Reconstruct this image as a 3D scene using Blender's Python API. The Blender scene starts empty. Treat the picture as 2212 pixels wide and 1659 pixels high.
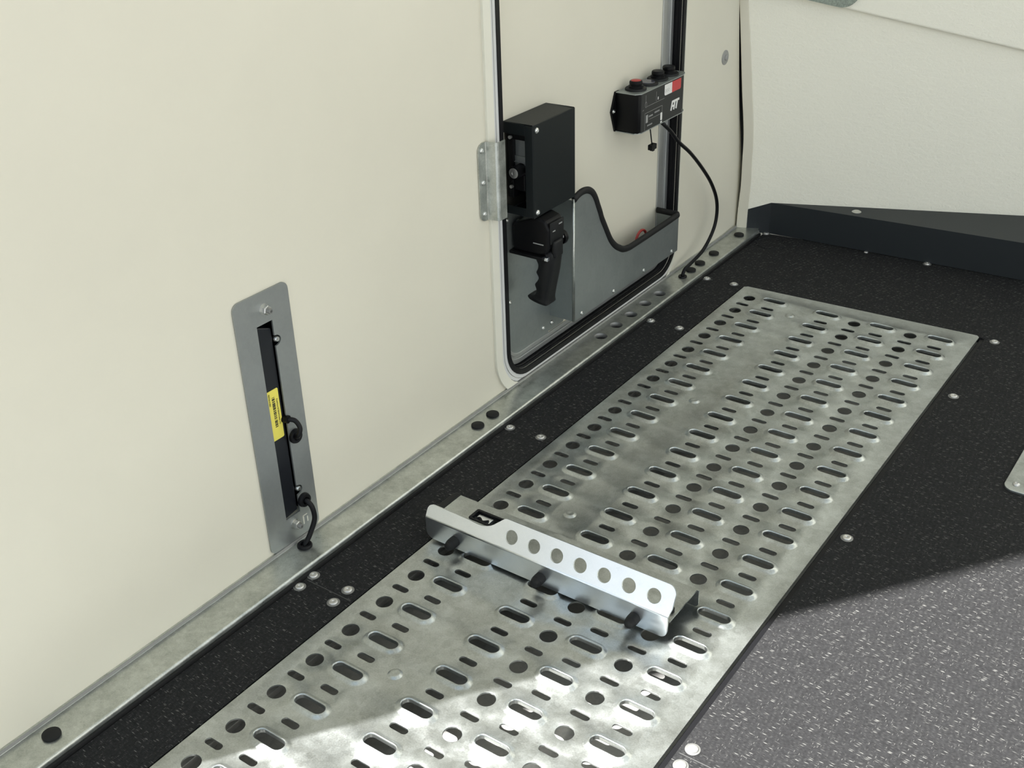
import bpy, bmesh, math, random
from mathutils import Vector, Matrix
from mathutils.geometry import delaunay_2d_cdt
random.seed(7)
scn = bpy.context.scene
COL = scn.collection
PI = math.pi

# ------------------------------------------------------------------ camera
cd = bpy.data.cameras.new('camera'); cam = bpy.data.objects.new('camera', cd); COL.objects.link(cam)
cd.sensor_width = 36.0; cd.lens = 36.0 * 2451.9 / 2212.0
cd.clip_start = 0.02; cd.clip_end = 200
R = Matrix(((0.81443, -0.26341, 0.51699), (0.57962, 0.41287, -0.70255), (-0.02844, 0.87183, 0.48897)))
cam.matrix_world = Matrix.Translation((0.7019, -1.6371, 0.8212)) @ R.to_4x4()
scn.camera = cam

# ------------------------------------------------------------------ view / light
scn.view_settings.view_transform = 'Standard'
scn.view_settings.look = 'None'
scn.view_settings.gamma = 1.0
scn.view_settings.use_curve_mapping = False
scn.view_settings.exposure = 0.07

w = bpy.data.worlds.new('sky'); scn.world = w; w.use_nodes = True
nt = w.node_tree; nt.nodes.clear()
wo = nt.nodes.new('ShaderNodeOutputWorld'); bg = nt.nodes.new('ShaderNodeBackground')
tc = nt.nodes.new('ShaderNodeTexCoord'); sp = nt.nodes.new('ShaderNodeSeparateXYZ')
cr = nt.nodes.new('ShaderNodeValToRGB')
cr.color_ramp.elements[0].position = 0.0; cr.color_ramp.elements[0].color = (0.86, 0.90, 0.92, 1)
cr.color_ramp.elements[1].position = 0.75; cr.color_ramp.elements[1].color = (0.60, 0.74, 0.86, 1)
nt.links.new(tc.outputs['Generated'], sp.inputs[0]); nt.links.new(sp.outputs['Z'], cr.inputs['Fac'])
nt.links.new(cr.outputs['Color'], bg.inputs['Color']); bg.inputs['Strength'].default_value = 1.16
nt.links.new(bg.outputs[0], wo.inputs[0])

sd = bpy.data.lights.new('sun', 'SUN'); sd.energy = 23.0; sd.angle = math.radians(0.6); sd.color = (1.0, 0.99, 0.975)
so = bpy.data.objects.new('sun', sd); COL.objects.link(so)
sdir = Vector((0.30, 0.40, -0.866)).normalized()
so.rotation_euler = sdir.to_track_quat('-Z', 'Y').to_euler(); so.location = (-2, -4, 6)

# ------------------------------------------------------------------ materials
def nodes(name):
    m = bpy.data.materials.new(name); m.use_nodes = True
    t = m.node_tree; b = t.nodes['Principled BSDF']
    return m, t, b
def N(t, k, **kw):
    n = t.nodes.new(k)
    for a, v in kw.items():
        if a in n.inputs: n.inputs[a].default_value = v
        else: setattr(n, a, v)
    return n
def plain(name, col, rough=0.5, metal=0.0, spec=0.5, bump=0.0, bscale=300.0, var=0.0, vscale=20.0):
    m, t, b = nodes(name)
    b.inputs['Base Color'].default_value = (*col, 1); b.inputs['Roughness'].default_value = rough
    b.inputs['Metallic'].default_value = metal; b.inputs['Specular IOR Level'].default_value = spec
    tcn = N(t, 'ShaderNodeTexCoord')
    if var:
        no = N(t, 'ShaderNodeTexNoise', Scale=vscale, Detail=5.0, Roughness=0.6); t.links.new(tcn.outputs['Object'], no.inputs['Vector'])
        r = N(t, 'ShaderNodeValToRGB')
        r.color_ramp.elements[0].position = 0.3; r.color_ramp.elements[1].position = 0.72
        r.color_ramp.elements[0].color = (*[c * (1 - var) for c in col], 1); r.color_ramp.elements[1].color = (*[min(1, c * (1 + var * .6)) for c in col], 1)
        t.links.new(no.outputs['Fac'], r.inputs['Fac']); t.links.new(r.outputs['Color'], b.inputs['Base Color'])
    if bump:
        no = N(t, 'ShaderNodeTexNoise', Scale=bscale, Detail=3.0); t.links.new(tcn.outputs['Object'], no.inputs['Vector'])
        bu = N(t, 'ShaderNodeBump', Strength=bump, Distance=0.001); t.links.new(no.outputs['Fac'], bu.inputs['Height']); t.links.new(bu.outputs['Normal'], b.inputs['Normal'])
    return m
def galv(name, lo, hi, rough=(0.30, 0.5), scale=90.0, stretch=(1, 1, 1), metal=0.9, bump=0.06, cells=0.14):
    """zinc coated steel: soft spangle patches plus fine brushed mottling"""
    m, t, b = nodes(name)
    tcn = N(t, 'ShaderNodeTexCoord'); mp = N(t, 'ShaderNodeMapping'); mp.inputs['Scale'].default_value = stretch
    t.links.new(tcn.outputs['Object'], mp.inputs['Vector'])
    n0 = N(t, 'ShaderNodeTexNoise', Scale=scale * 0.8, Detail=2.0); t.links.new(mp.outputs[0], n0.inputs['Vector'])
    mixv = N(t, 'ShaderNodeVectorMath', operation='MULTIPLY_ADD'); mixv.inputs[1].default_value = (0.014, 0.014, 0.014)
    t.links.new(n0.outputs['Color'], mixv.inputs[0]); t.links.new(mp.outputs[0], mixv.inputs[2])
    vo = N(t, 'ShaderNodeTexVoronoi', Scale=scale); t.links.new(mixv.outputs[0], vo.inputs['Vector'])
    se = N(t, 'ShaderNodeSeparateColor'); t.links.new(vo.outputs['Color'], se.inputs[0])
    n1 = N(t, 'ShaderNodeTexNoise', Scale=scale * 0.16, Detail=7.0, Roughness=0.65); t.links.new(mp.outputs[0], n1.inputs['Vector'])
    n2 = N(t, 'ShaderNodeTexNoise', Scale=scale * 4.0, Detail=4.0, Roughness=0.7); t.links.new(mp.outputs[0], n2.inputs['Vector'])
    a = N(t, 'ShaderNodeMath', operation='MULTIPLY'); a.inputs[1].default_value = cells; t.links.new(se.outputs[0], a.inputs[0])
    c = N(t, 'ShaderNodeMath', operation='MULTIPLY_ADD'); c.inputs[1].default_value = 0.80; t.links.new(n1.outputs['Fac'], c.inputs[0]); t.links.new(a.outputs[0], c.inputs[2])
    e = N(t, 'ShaderNodeMath', operation='MULTIPLY_ADD'); e.inputs[1].default_value = 0.50; t.links.new(n2.outputs['Fac'], e.inputs[0]); t.links.new(c.outputs[0], e.inputs[2])
    r = N(t, 'ShaderNodeValToRGB'); r.color_ramp.elements[0].position = 0.52; r.color_ramp.elements[1].position = 0.92
    r.color_ramp.elements[0].color = (*lo, 1); r.color_ramp.elements[1].color = (*hi, 1)
    t.links.new(e.outputs[0], r.inputs['Fac']); t.links.new(r.outputs['Color'], b.inputs['Base Color'])
    mr = N(t, 'ShaderNodeMapRange'); mr.inputs['From Min'].default_value = 0.45; mr.inputs['From Max'].default_value = 0.95
    mr.inputs['To Min'].default_value = rough[0]; mr.inputs['To Max'].default_value = rough[1]
    t.links.new(e.outputs[0], mr.inputs['Value']); t.links.new(mr.outputs[0], b.inputs['Roughness'])
    b.inputs['Metallic'].default_value = metal
    bu = N(t, 'ShaderNodeBump', Strength=bump, Distance=0.001); t.links.new(n1.outputs['Fac'], bu.inputs['Height']); t.links.new(bu.outputs['Normal'], b.inputs['Normal'])
    return m
def floor_material():
    """black phenolic deck: dark mesh print with short pale fibres in two directions"""
    m, t, b = nodes('anti slip deck')
    tcn = N(t, 'ShaderNodeTexCoord')
    def fibres(sx, sy, rot, thr_lo, thr_hi):
        mp = N(t, 'ShaderNodeMapping'); mp.inputs['Scale'].default_value = (sx, sy, 1); mp.inputs['Rotation'].default_value = (0, 0, rot)
        t.links.new(tcn.outputs['Object'], mp.inputs['Vector'])
        vo = N(t, 'ShaderNodeTexVoronoi', Scale=1.0); vo.voronoi_dimensions = '2D'; vo.inputs['Randomness'].default_value = 0.9
        t.links.new(mp.outputs[0], vo.inputs['Vector'])
        se = N(t, 'ShaderNodeSeparateColor'); t.links.new(vo.outputs['Color'], se.inputs[0])
        d = N(t, 'ShaderNodeMapRange'); d.inputs['From Min'].default_value = 0.12; d.inputs['From Max'].default_value = 0.32
        d.inputs['To Min'].default_value = 1; d.inputs['To Max'].default_value = 0
        t.links.new(vo.outputs['Distance'], d.inputs['Value'])
        k = N(t, 'ShaderNodeMapRange'); k.inputs['From Min'].default_value = thr_lo; k.inputs['From Max'].default_value = thr_hi
        t.links.new(se.outputs[0], k.inputs['Value'])
        mu = N(t, 'ShaderNodeMath', operation='MULTIPLY'); t.links.new(d.outputs[0], mu.inputs[0]); t.links.new(k.outputs[0], mu.inputs[1])
        return mu.outputs[0]
    f1 = fibres(120, 620, 0.06, 0.82, 1.02)
    f2 = fibres(800, 180, -0.22, 0.90, 1.10)
    f3 = fibres(190, 900, -0.03, 0.45, 3.6)
    mx = N(t, 'ShaderNodeMath', operation='MAXIMUM'); t.links.new(f1, mx.inputs[0]); t.links.new(f2, mx.inputs[1])
    mx2 = N(t, 'ShaderNodeMath', operation='MAXIMUM'); t.links.new(mx.outputs[0], mx2.inputs[0]); t.links.new(f3, mx2.inputs[1])
    n1 = N(t, 'ShaderNodeTexNoise', Scale=350.0, Detail=4.0, Roughness=0.7); t.links.new(tcn.outputs['Object'], n1.inputs['Vector'])
    base = N(t, 'ShaderNodeValToRGB'); base.color_ramp.elements[0].position = 0.3; base.color_ramp.elements[1].position = 0.75
    base.color_ramp.elements[0].color = (0.0125, 0.0125, 0.0128, 1); base.color_ramp.elements[1].color = (0.027, 0.027, 0.0275, 1)
    t.links.new(n1.outputs['Fac'], base.inputs['Fac'])
    mc = N(t, 'ShaderNodeMix', data_type='RGBA'); t.links.new(mx2.outputs[0], mc.inputs['Factor'])
    t.links.new(base.outputs['Color'], mc.inputs[6]); mc.inputs[7].default_value = (0.19, 0.187, 0.175, 1)
    t.links.new(mc.outputs[2], b.inputs['Base Color'])
    b.inputs['Roughness'].default_value = 0.7; b.inputs['Specular IOR Level'].default_value = 0.08
    bu = N(t, 'ShaderNodeBump', Strength=0.35, Distance=0.0006); t.links.new(mx2.outputs[0], bu.inputs['Height']); t.links.new(bu.outputs['Normal'], b.inputs['Normal'])
    return m
def lining_material():
    """cream bonded lining with fine wrinkles"""
    m, t, b = nodes('wrinkled cream lining')
    tcn = N(t, 'ShaderNodeTexCoord'); mp = N(t, 'ShaderNodeMapping'); mp.inputs['Scale'].default_value = (1.2, 1.2, 2.0)
    t.links.new(tcn.outputs['Object'], mp.inputs['Vector'])
    n1 = N(t, 'ShaderNodeTexNoise', Scale=75.0, Detail=7.0, Roughness=0.7, Distortion=0.8); t.links.new(mp.outputs[0], n1.inputs['Vector'])
    n2 = N(t, 'ShaderNodeTexNoise', Scale=12.0, Detail=3.0); t.links.new(mp.outputs[0], n2.inputs['Vector'])
    b.inputs['Base Color'].default_value = (0.93, 0.905, 0.785, 1); b.inputs['Roughness'].default_value = 0.8
    ad = N(t, 'ShaderNodeMath', operation='ADD'); t.links.new(n1.outputs['Fac'], ad.inputs[0]); t.links.new(n2.outputs['Fac'], ad.inputs[1])
    bu = N(t, 'ShaderNodeBump', Strength=0.36, Distance=0.004); t.links.new(ad.outputs[0], bu.inputs['Height']); t.links.new(bu.outputs['Normal'], b.inputs['Normal'])
    return m

M = {}
M['wall'] = plain('cream wall panel', (0.70, 0.665, 0.555), 0.4, var=0.03, vscale=5.0, bump=0.02, bscale=500)
M['moulding'] = plain('cream moulding', (0.74, 0.72, 0.62), 0.35)
M['lining'] = lining_material()
M['edge'] = plain('white profile', (0.62, 0.62, 0.61), 0.35)
M['alu'] = plain('brushed aluminium', (0.52, 0.53, 0.52), 0.5, 1.0)
M['rubber'] = plain('black rubber', (0.005, 0.005, 0.006), 0.45, spec=0.22)
M['rubber2'] = plain('matt black rubber', (0.011, 0.011, 0.011), 0.6, spec=0.25)
M['floor'] = floor_material()
M['galv_plate'] = galv('galvanised plate', (0.34, 0.355, 0.34), (0.58, 0.61, 0.60), (0.28, 0.41), 150.0, metal=0.95, cells=0.10)
M['galv_bar'] = galv('clean galvanised bar', (0.84, 0.87, 0.90), (0.92, 0.945, 0.97), (0.27, 0.33), 160.0, bump=0.02, metal=1.0, cells=0.06)
M['galv_sill'] = galv('spangled galvanised sill', (0.38, 0.40, 0.37), (0.66, 0.68, 0.64), (0.26, 0.44), 330.0, cells=0.10)
M['galv_door'] = galv('smooth zinc sheet', (0.33, 0.36, 0.355), (0.40, 0.43, 0.42), (0.42, 0.48), 40.0, bump=0.0)
M['grey_plate'] = galv('grey zinc plate', (0.34, 0.355, 0.345), (0.385, 0.40, 0.39), (0.40, 0.46), 50.0, metal=0.8, bump=0.0)
M['tray'] = galv('dull zinc tray', (0.34, 0.335, 0.32), (0.52, 0.51, 0.48), (0.45, 0.6), 60.0, metal=0.7)
M['coat'] = plain('dark grey powder coat', (0.008, 0.0105, 0.011), 0.45, spec=0.22, bump=0.04, bscale=900)
M['coat_in'] = plain('dark brown interior', (0.03, 0.028, 0.022), 0.6)
M['kerb'] = plain('dark slate powder coat', (0.019, 0.023, 0.026), 0.5, spec=0.35, bump=0.03, bscale=900)
M['plastic'] = plain('black plastic', (0.004, 0.004, 0.0045), 0.42, spec=0.18)
M['plastic2'] = plain('soft black plastic', (0.008, 0.0085, 0.009), 0.5, spec=0.25)
M['bar'] = plain('gloss dark enamel', (0.009, 0.010, 0.013), 0.3, spec=0.35)
M['coat_front'] = plain('dark grey printed panel', (0.022, 0.023, 0.022), 0.5, spec=0.3)
M['steel'] = plain('bright zinc fastener', (0.66, 0.66, 0.63), 0.28, 1.0)
M['alurivet'] = plain('dull aluminium rivet', (0.62, 0.61, 0.59), 0.42, 0.9)
M['washer'] = plain('dull washer', (0.25, 0.25, 0.24), 0.5, 0.7)
M['disc'] = plain('grey disc', (0.30, 0.30, 0.28), 0.5)
M['yellow'] = plain('yellow label', (0.80, 0.70, 0.12), 0.5)
M['ink'] = plain('black print', (0.02, 0.02, 0.015), 0.6)
M['white'] = plain('white print', (0.75, 0.74, 0.71), 0.5)
M['greyprint'] = plain('grey print', (0.30, 0.30, 0.29), 0.5)
M['red'] = plain('red label', (0.52, 0.045, 0.045), 0.5)
M['redplastic'] = plain('red plastic', (0.40, 0.035, 0.03), 0.4)
M['lens'] = plain('smoked button lens', (0.05, 0.05, 0.07), 0.12)
M['felt'] = plain('grey green felt', (0.30, 0.34, 0.29), 0.9, bump=0.8, bscale=420, var=0.35, vscale=300)
M['joint'] = plain('worn joint edge', (0.06, 0.06, 0.058), 0.7)
M['upstand'] = plain('flat grey strip', (0.27, 0.265, 0.25), 0.6)
M['dark'] = plain('dark underfloor and shade', (0.012, 0.012, 0.012), 0.8)  # also colours the gap strip and sill bores that imitate shade
M['ground'] = plain('pale paving', (0.13, 0.13, 0.13), 0.8, var=0.15, vscale=2)
M['liner'] = plain('cream interior panel', (0.85, 0.84, 0.79), 0.5)

# ------------------------------------------------------------------ mesh helpers
def link(name, bm, mat, parent=None, smooth=False, label=None):
    bmesh.ops.recalc_face_normals(bm, faces=bm.faces[:])
    me = bpy.data.meshes.new(name); bm.to_mesh(me); bm.free()
    o = bpy.data.objects.new(name, me); COL.objects.link(o)
    if mat is not None: me.materials.append(M[mat] if isinstance(mat, str) else mat)
    if smooth is True:
        for p in me.polygons: p.use_smooth = True
    elif smooth:
        for p in me.polygons: p.use_smooth = True
        set_sharp(me, smooth)
    if parent is not None: attach(o, parent)
    if label: o['label'] = label
    return o
def set_sharp(me, ang):
    bm = bmesh.new(); bm.from_mesh(me)
    for e in bm.edges:
        if len(e.link_faces) == 2 and e.calc_face_angle(0) > ang: e.smooth = False
    bm.to_mesh(me); bm.free()
def attach(o, parent):
    # geometry is written in world coordinates: shift it into the parent's frame
    o.parent = parent
    off = parent_offset(parent)
    if o.type == 'MESH' and off.length > 0: o.data.transform(Matrix.Translation(-off))
def parent_offset(p):
    v = Vector((0, 0, 0))
    while p is not None:
        v += Vector(p.location); p = p.parent
    return v
def thing(name, label, cat, loc, group=None):
    o = bpy.data.objects.new(name, None); COL.objects.link(o); o.location = loc; o.empty_display_size = 0.02
    o['label'] = label; o['category'] = cat
    if group: o['group'] = group
    return o
def tag(o, label, cat, group=None):
    o['label'] = label; o['category'] = cat
    if group: o['group'] = group
    return o
def struct(o, label=None):
    o['kind'] = 'structure'
    if label: o['label'] = label
    return o
def box(bm, x0, x1, y0, y1, z0, z1, bev=0.0, seg=2):
    b = bmesh.new(); bmesh.ops.create_cube(b, size=1.0)
    for v in b.verts:
        v.co = Vector(((x0 + x1) / 2 + v.co.x * (x1 - x0), (y0 + y1) / 2 + v.co.y * (y1 - y0), (z0 + z1) / 2 + v.co.z * (z1 - z0)))
    if bev > 0: bmesh.ops.bevel(b, geom=b.edges[:], offset=bev, segments=seg, profile=0.5, affect='EDGES')
    merge(bm, b)
def merge(bm, b, mtx=None):
    if mtx is not None: bmesh.ops.transform(b, matrix=mtx, verts=b.verts[:])
    vm = {v: bm.verts.new(v.co) for v in b.verts}
    for f in b.faces:
        try: bm.faces.new([vm[v] for v in f.verts])
        except ValueError: pass
    b.free()
def frame_from(n, up=Vector((0, 0, 1))):
    n = Vector(n).normalized()
    if abs(n.dot(up)) > 0.95: up = Vector((0, 1, 0))
    u = up.cross(n).normalized(); v = n.cross(u)
    return u, v, n
def lathe(bm, c, axis, prof, seg=28, rot=0.0):
    """prof: list of (radius, height along axis)"""
    u, v, n = frame_from(axis); c = Vector(c); rings = []
    for r, h in prof:
        if r < 1e-7: rings.append([bm.verts.new(c + n * h)])
        else: rings.append([bm.verts.new(c + n * h + u * (r * math.cos(rot + 2 * PI * i / seg)) + v * (r * math.sin(rot + 2 * PI * i / seg))) for i in range(seg)])
    for a, b in zip(rings, rings[1:]):
        for i in range(seg):
            j = (i + 1) % seg
            if len(a) == 1 and len(b) == 1: continue
            if len(a) == 1: bm.faces.new((a[0], b[i], b[j]))
            elif len(b) == 1: bm.faces.new((a[i], b[0], a[j]))
            else: bm.faces.new((a[i], b[i], b[j], a[j]))
def spline(pts, n=10, closed=False):
    P = [Vector(p) for p in pts]; out = []; L = len(P)
    rng = range(L if closed else L - 1)
    for i in rng:
        p0 = P[(i - 1) % L] if closed or i > 0 else P[0] * 2 - P[1]
        p1 = P[i]; p2 = P[(i + 1) % L]
        p3 = P[(i + 2) % L] if closed or i + 2 < L else P[-1] * 2 - P[-2]
        for k in range(n):
            s = k / n
            out.append(0.5 * ((2 * p1) + (p2 - p0) * s + (2 * p0 - 5 * p1 + 4 * p2 - p3) * s * s + (3 * p1 - p0 - 3 * p2 + p3) * s ** 3))
    if not closed: out.append(P[-1])
    return out
def tube(bm, pts, r, seg=12, up=(0, 0, 1), sx=1.0, sy=1.0, cap=True):
    P = [Vector(p) for p in pts]; rings = []; prev = None
    for i, p in enumerate(P):
        t = (P[min(i + 1, len(P) - 1)] - P[max(i - 1, 0)]).normalized()
        if prev is None:
            a = Vector(up)
            if abs(a.dot(t)) > 0.95: a = Vector((1, 0, 0))
            u = (a - t * a.dot(t)).normalized()
        else: u = (prev - t * prev.dot(t)).normalized()
        prev = u; v = t.cross(u)
        rings.append([bm.verts.new(p + u * (r * sx * math.cos(2 * PI * k / seg)) + v * (r * sy * math.sin(2 * PI * k / seg))) for k in range(seg)])
    for a, b in zip(rings, rings[1:]):
        for k in range(seg):
            j = (k + 1) % seg; bm.faces.new((a[k], a[j], b[j], b[k]))
    if cap: bm.faces.new(rings[0][::-1]); bm.faces.new(rings[-1])
def prism(bm, poly, O, U, V, W):
    """poly in (u,v), extruded by vector W"""
    O = Vector(O); U = Vector(U); V = Vector(V); W = Vector(W)
    a = [bm.verts.new(O + U * p[0] + V * p[1]) for p in poly]
    b = [bm.verts.new(v.co + W) for v in a]
    n = len(a); bm.faces.new(a[::-1]); bm.faces.new(b)
    for i in range(n): bm.faces.new((a[i], a[(i + 1) % n], b[(i + 1) % n], b[i]))
def rrect(u0, u1, v0, v1, r, seg=6):
    """rounded rectangle, ccw. r = single or 4 radii (u0v0,u1v0,u1v1,u0v1)"""
    if not hasattr(r, '__len__'): r = (r,) * 4
    out = []
    for (cu, cv, a0, rr) in ((u0 + r[0], v0 + r[0], PI, r[0]), (u1 - r[1], v0 + r[1], 1.5 * PI, r[1]), (u1 - r[2], v1 - r[2], 0, r[2]), (u0 + r[3], v1 - r[3], .5 * PI, r[3])):
        if rr <= 1e-6: out.append((cu, cv)); continue
        for k in range(seg + 1):
            a = a0 + k / seg * PI / 2; out.append((cu + rr * math.cos(a), cv + rr * math.sin(a)))
    return out
def circle(cu, cv, r, n=24): return [(cu + r * math.cos(2 * PI * k / n), cv + r * math.sin(2 * PI * k / n)) for k in range(n)]
def stadium(cu, cv, L, Wd, n=9, off=0.0):
    r = Wd / 2 + off; h = (L - Wd) / 2; out = []
    for k in range(n): a = -PI / 2 + PI * k / (n - 1); out.append((cu + h + r * math.cos(a), cv + r * math.sin(a)))
    for k in range(n): a = PI / 2 + PI * k / (n - 1); out.append((cu - h + r * math.cos(a), cv + r * math.sin(a)))
    return out
def inside(p, poly):
    c = False; n = len(poly)
    for i in range(n):
        a, b = poly[i], poly[(i + 1) % n]
        if (a[1] > p[1]) != (b[1] > p[1]) and p[0] < (b[0] - a[0]) * (p[1] - a[1]) / (b[1] - a[1]) + a[0]: c = not c
    return c
def cdt_faces(outer, holes, convex=True):
    """triangles of outer minus convex holes -> verts, tris, loops (vertex indices of every loop)"""
    vs = []; loops = []
    for lp in [outer] + holes:
        loops.append(list(range(len(vs), len(vs) + len(lp)))); vs += [Vector(p) for p in lp]
    owner = {}
    for hi, lp in enumerate(loops[1:]):
        for i in lp: owner[i] = hi
    edges = [(lp[i], lp[(i + 1) % len(lp)]) for lp in loops for i in range(len(lp))]
    rv, re, rf, ov, oe, of = delaunay_2d_cdt(vs, edges, [loops[0]], 1, 1e-7)
    m = {}
    for i, src in enumerate(ov):
        for s_ in src: m[i] = s_
    tris = []
    for f in rf:
        g = [m.get(i) for i in f]
        if None in g: continue
        o = [owner.get(i, -1) for i in g]
        if convex:
            if o[0] >= 0 and o[0] == o[1] == o[2]: continue
        else:
            q = (sum(vs[i].x for i in g) / 3, sum(vs[i].y for i in g) / 3)
            if any(inside(q, h) for h in holes): continue
        tris.append(g)
    return vs, tris, loops
def sheet(bm, outer, holes, O, U, V, Nn, t):
    """flat plate with convex cut-outs, thickness t behind the front face"""
    O = Vector(O); U = Vector(U); V = Vector(V); Nn = Vector(Nn)
    vs, tris, loops = cdt_faces(outer, holes, False)
    f = [bm.verts.new(O + U * p[0] + V * p[1]) for p in vs]
    b = [bm.verts.new(v.co - Nn * t) for v in f]
    for g in tris:
        bm.faces.new([f[i] for i in g]); bm.faces.new([b[i] for i in g[::-1]])
    for lp in loops:
        n = len(lp)
        for i in range(n):
            p, q = lp[i], lp[(i + 1) % n]; bm.faces.new((f[p], f[q], b[q], b[p]))
def ring(bm, inner, outer, O, U, V, Nn, t0, t1):
    """frame between two same-length loops, from height t0 to t1 along Nn"""
    O = Vector(O); U = Vector(U); V = Vector(V); Nn = Vector(Nn); n = len(inner)
    def vs(lp, h): return [bm.verts.new(O + U * p[0] + V * p[1] + Nn * h) for p in lp]
    a, b, c, d = vs(inner, t0), vs(outer, t0), vs(inner, t1), vs(outer, t1)
    for i in range(n):
        j = (i + 1) % n
        for p, q in ((c, d), (b, a), (a, c), (d, b)):
            bm.faces.new((p[i], p[j], q[j], q[i]))
def bevel(o, wd, seg=2, ang=0.6):
    md = o.modifiers.new('bevel', 'BEVEL'); md.width = wd; md.segments = seg; md.limit_method = 'ANGLE'; md.angle_limit = ang; md.harden_normals = False
    return o
def text_mesh(name, s, size, O, U, V, Nn, mat, parent, ext=0.0002, label=None, sx=1.0):
    cu = bpy.data.curves.new(name, 'FONT'); cu.body = s; cu.size = size; cu.extrude = ext; cu.align_x = 'LEFT'; cu.resolution_u = 3
    to = bpy.data.objects.new(name + '_curve', cu); COL.objects.link(to)
    dg = bpy.context.evaluated_depsgraph_get(); me = bpy.data.meshes.new_from_object(to.evaluated_get(dg))
    bpy.data.objects.remove(to); bpy.data.curves.remove(cu)
    U = Vector(U); V = Vector(V); Nn = Vector(Nn)
    mt = Matrix(((U.x * sx, V.x, Nn.x, O[0]), (U.y * sx, V.y, Nn.y, O[1]), (U.z * sx, V.z, Nn.z, O[2]), (0, 0, 0, 1)))
    me.transform(mt); me.materials.clear(); me.materials.append(M[mat])
    o = bpy.data.objects.new(name, me); COL.objects.link(o); attach(o, parent)
    if label: o['label'] = label
    return o
def dup(src, loc, parent):
    """copy a part (and its sub-parts) built about its own origin"""
    c = src.copy(); COL.objects.link(c); c.parent = parent; c.location = Vector(loc) - parent_offset(parent)
    for g in src.children:
        h = g.copy(); COL.objects.link(h); h.parent = c
    return c

X, Y, Z = Vector((1, 0, 0)), Vector((0, 1, 0)), Vector((0, 0, 1))
WX = -0.153            # side wall face
LX = -0.169            # door leaf face
FZ = -0.002            # deck surface
SZ = 0.008             # sill top

# ================================================================== SETTING
# ---- side wall with door opening and lamp slot, curving away at its front end
door_open = rrect(-0.480, 0.0065, 0.0245, 1.30, 0.045, 10)
bm = bmesh.new()
sheet(bm, rrect(-1.420, 0.19, -0.06, 2.40, 0.0, 1), [door_open, rrect(-0.930, -0.897, 0.044, 0.298, 0.0)], (WX, 0, 0), Y, Z, X, 0.035)
curve = [(0.19, 0), (0.20, .0002), (0.21, .0007), (0.22, .0014), (0.23, .0025), (0.24, .0040), (0.25, .0050), (0.258, .0062), (0.265, .0078), (0.275, .0110), (0.285, .0150), (0.30, .024), (0.32, .040), (0.46, .11)]
zs = [-0.06 + .04 * k for k in range(24)] + [.95, 1.1, 1.3, 1.6, 2.0, 2.4]
gr = [[bm.verts.new((WX - g_ * (.45 + 3.05 * (max(0, z_ - .12) / .31) ** 1.3), y, z_)) for y, g_ in curve] for z_ in zs]
for a, b in zip(gr, gr[1:]):
    for i in range(len(curve) - 1): bm.faces.new((a[i], a[i + 1], b[i + 1], b[i]))
wall_left = struct(link('wall_left', bm, 'wall', smooth=0.5), 'smooth cream side wall panel with a door opening')

# screw with wide washer in the wall near the front corner
bm = bmesh.new(); lathe(bm, (WX, 0.170, 0.3482), X, [(0, 0), (.0125, 0), (.0125, .0008), (.0115, .0014), (.0050, .0016), (.0046, .0035), (.003, .0048), (0, .005)], 28)
link('washer_screw', bm, 'disc', wall_left, smooth=0.6, label='grey washer screw high on the wall near the corner')

# ---- front bulkhead (cream lining), yawed; local frame: s along, z up
C0 = Vector((-0.0952, 0.2878, 0)); SD = Vector((0.3185 + 0.0952, 0.4449 - 0.2878, 0)).normalized(); BN = Vector((SD.y, -SD.x, 0))
left_edge = [(-0.0635, -0.06), (-0.0618, 0.0073), (-0.0609, 0.0449), (-0.0588, 0.091), (-0.0594, 0.135), (-0.0600, 0.18), (-0.0635, 0.222), (-0.0684, 0.2652), (-0.0760, 0.345), (-0.0844, 0.4263), (-0.110, 0.65), (-0.150, 1.0), (-0.34, 2.40)]
le = [(p.x, p.y) for p in spline([(a_, b_, 0) for a_, b_ in left_edge], 4)]
poly = le[::-1] + [(2.2, -0.06), (2.2, 2.40)]
bm = bmesh.new(); sheet(bm, poly, [], C0, SD, Z, BN, 0.02)
bulk = struct(link('wall_front', bm, 'lining'), 'wrinkled cream lining of the front bulkhead')
# upper lining panel overlapping along the slanting seam
seam = lambda s_: 0.4162 - (s_ - 0.0981) * 0.2092
bm = bmesh.new()
sheet(bm, [(-0.30, seam(-.30)), (2.2, seam(2.2)), (2.2, 2.40), (-0.30, 2.40)], [], C0 + BN * 0.010, SD, Z, BN, 0.011)
o = link('upper_lining', bm, 'lining', bulk); bevel(o, .004, 3)
# folded edge strip of the lining down the corner
bm = bmesh.new()
off_in = [0.0185, 0.0187, 0.019, 0.0187, 0.0185, 0.0184, 0.0186, 0.0189, 0.0178, 0.0159, 0.016, 0.016, 0.016]
lin = [(p.x, p.y) for p in spline([(a_ + w_, b_, 0) for (a_, b_), w_ in zip(left_edge, off_in)], 4)]
prism(bm, le + lin[::-1], C0 - BN * .001, SD, Z, BN * 0.0032)
o = link('edge_strip', bm, 'wall', bulk); bevel(o, .0012, 2)

bm = bmesh.new()
prism(bm, [(p[0] - .035, p[1]) for p in le] + [(p[0] + .015, p[1]) for p in le[::-1]], C0 - BN * .022, SD, Z, -BN * .004)
link('gap_shade_strip', bm, 'dark', bulk)  # dark strip standing in for the shade in the corner gap
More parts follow.
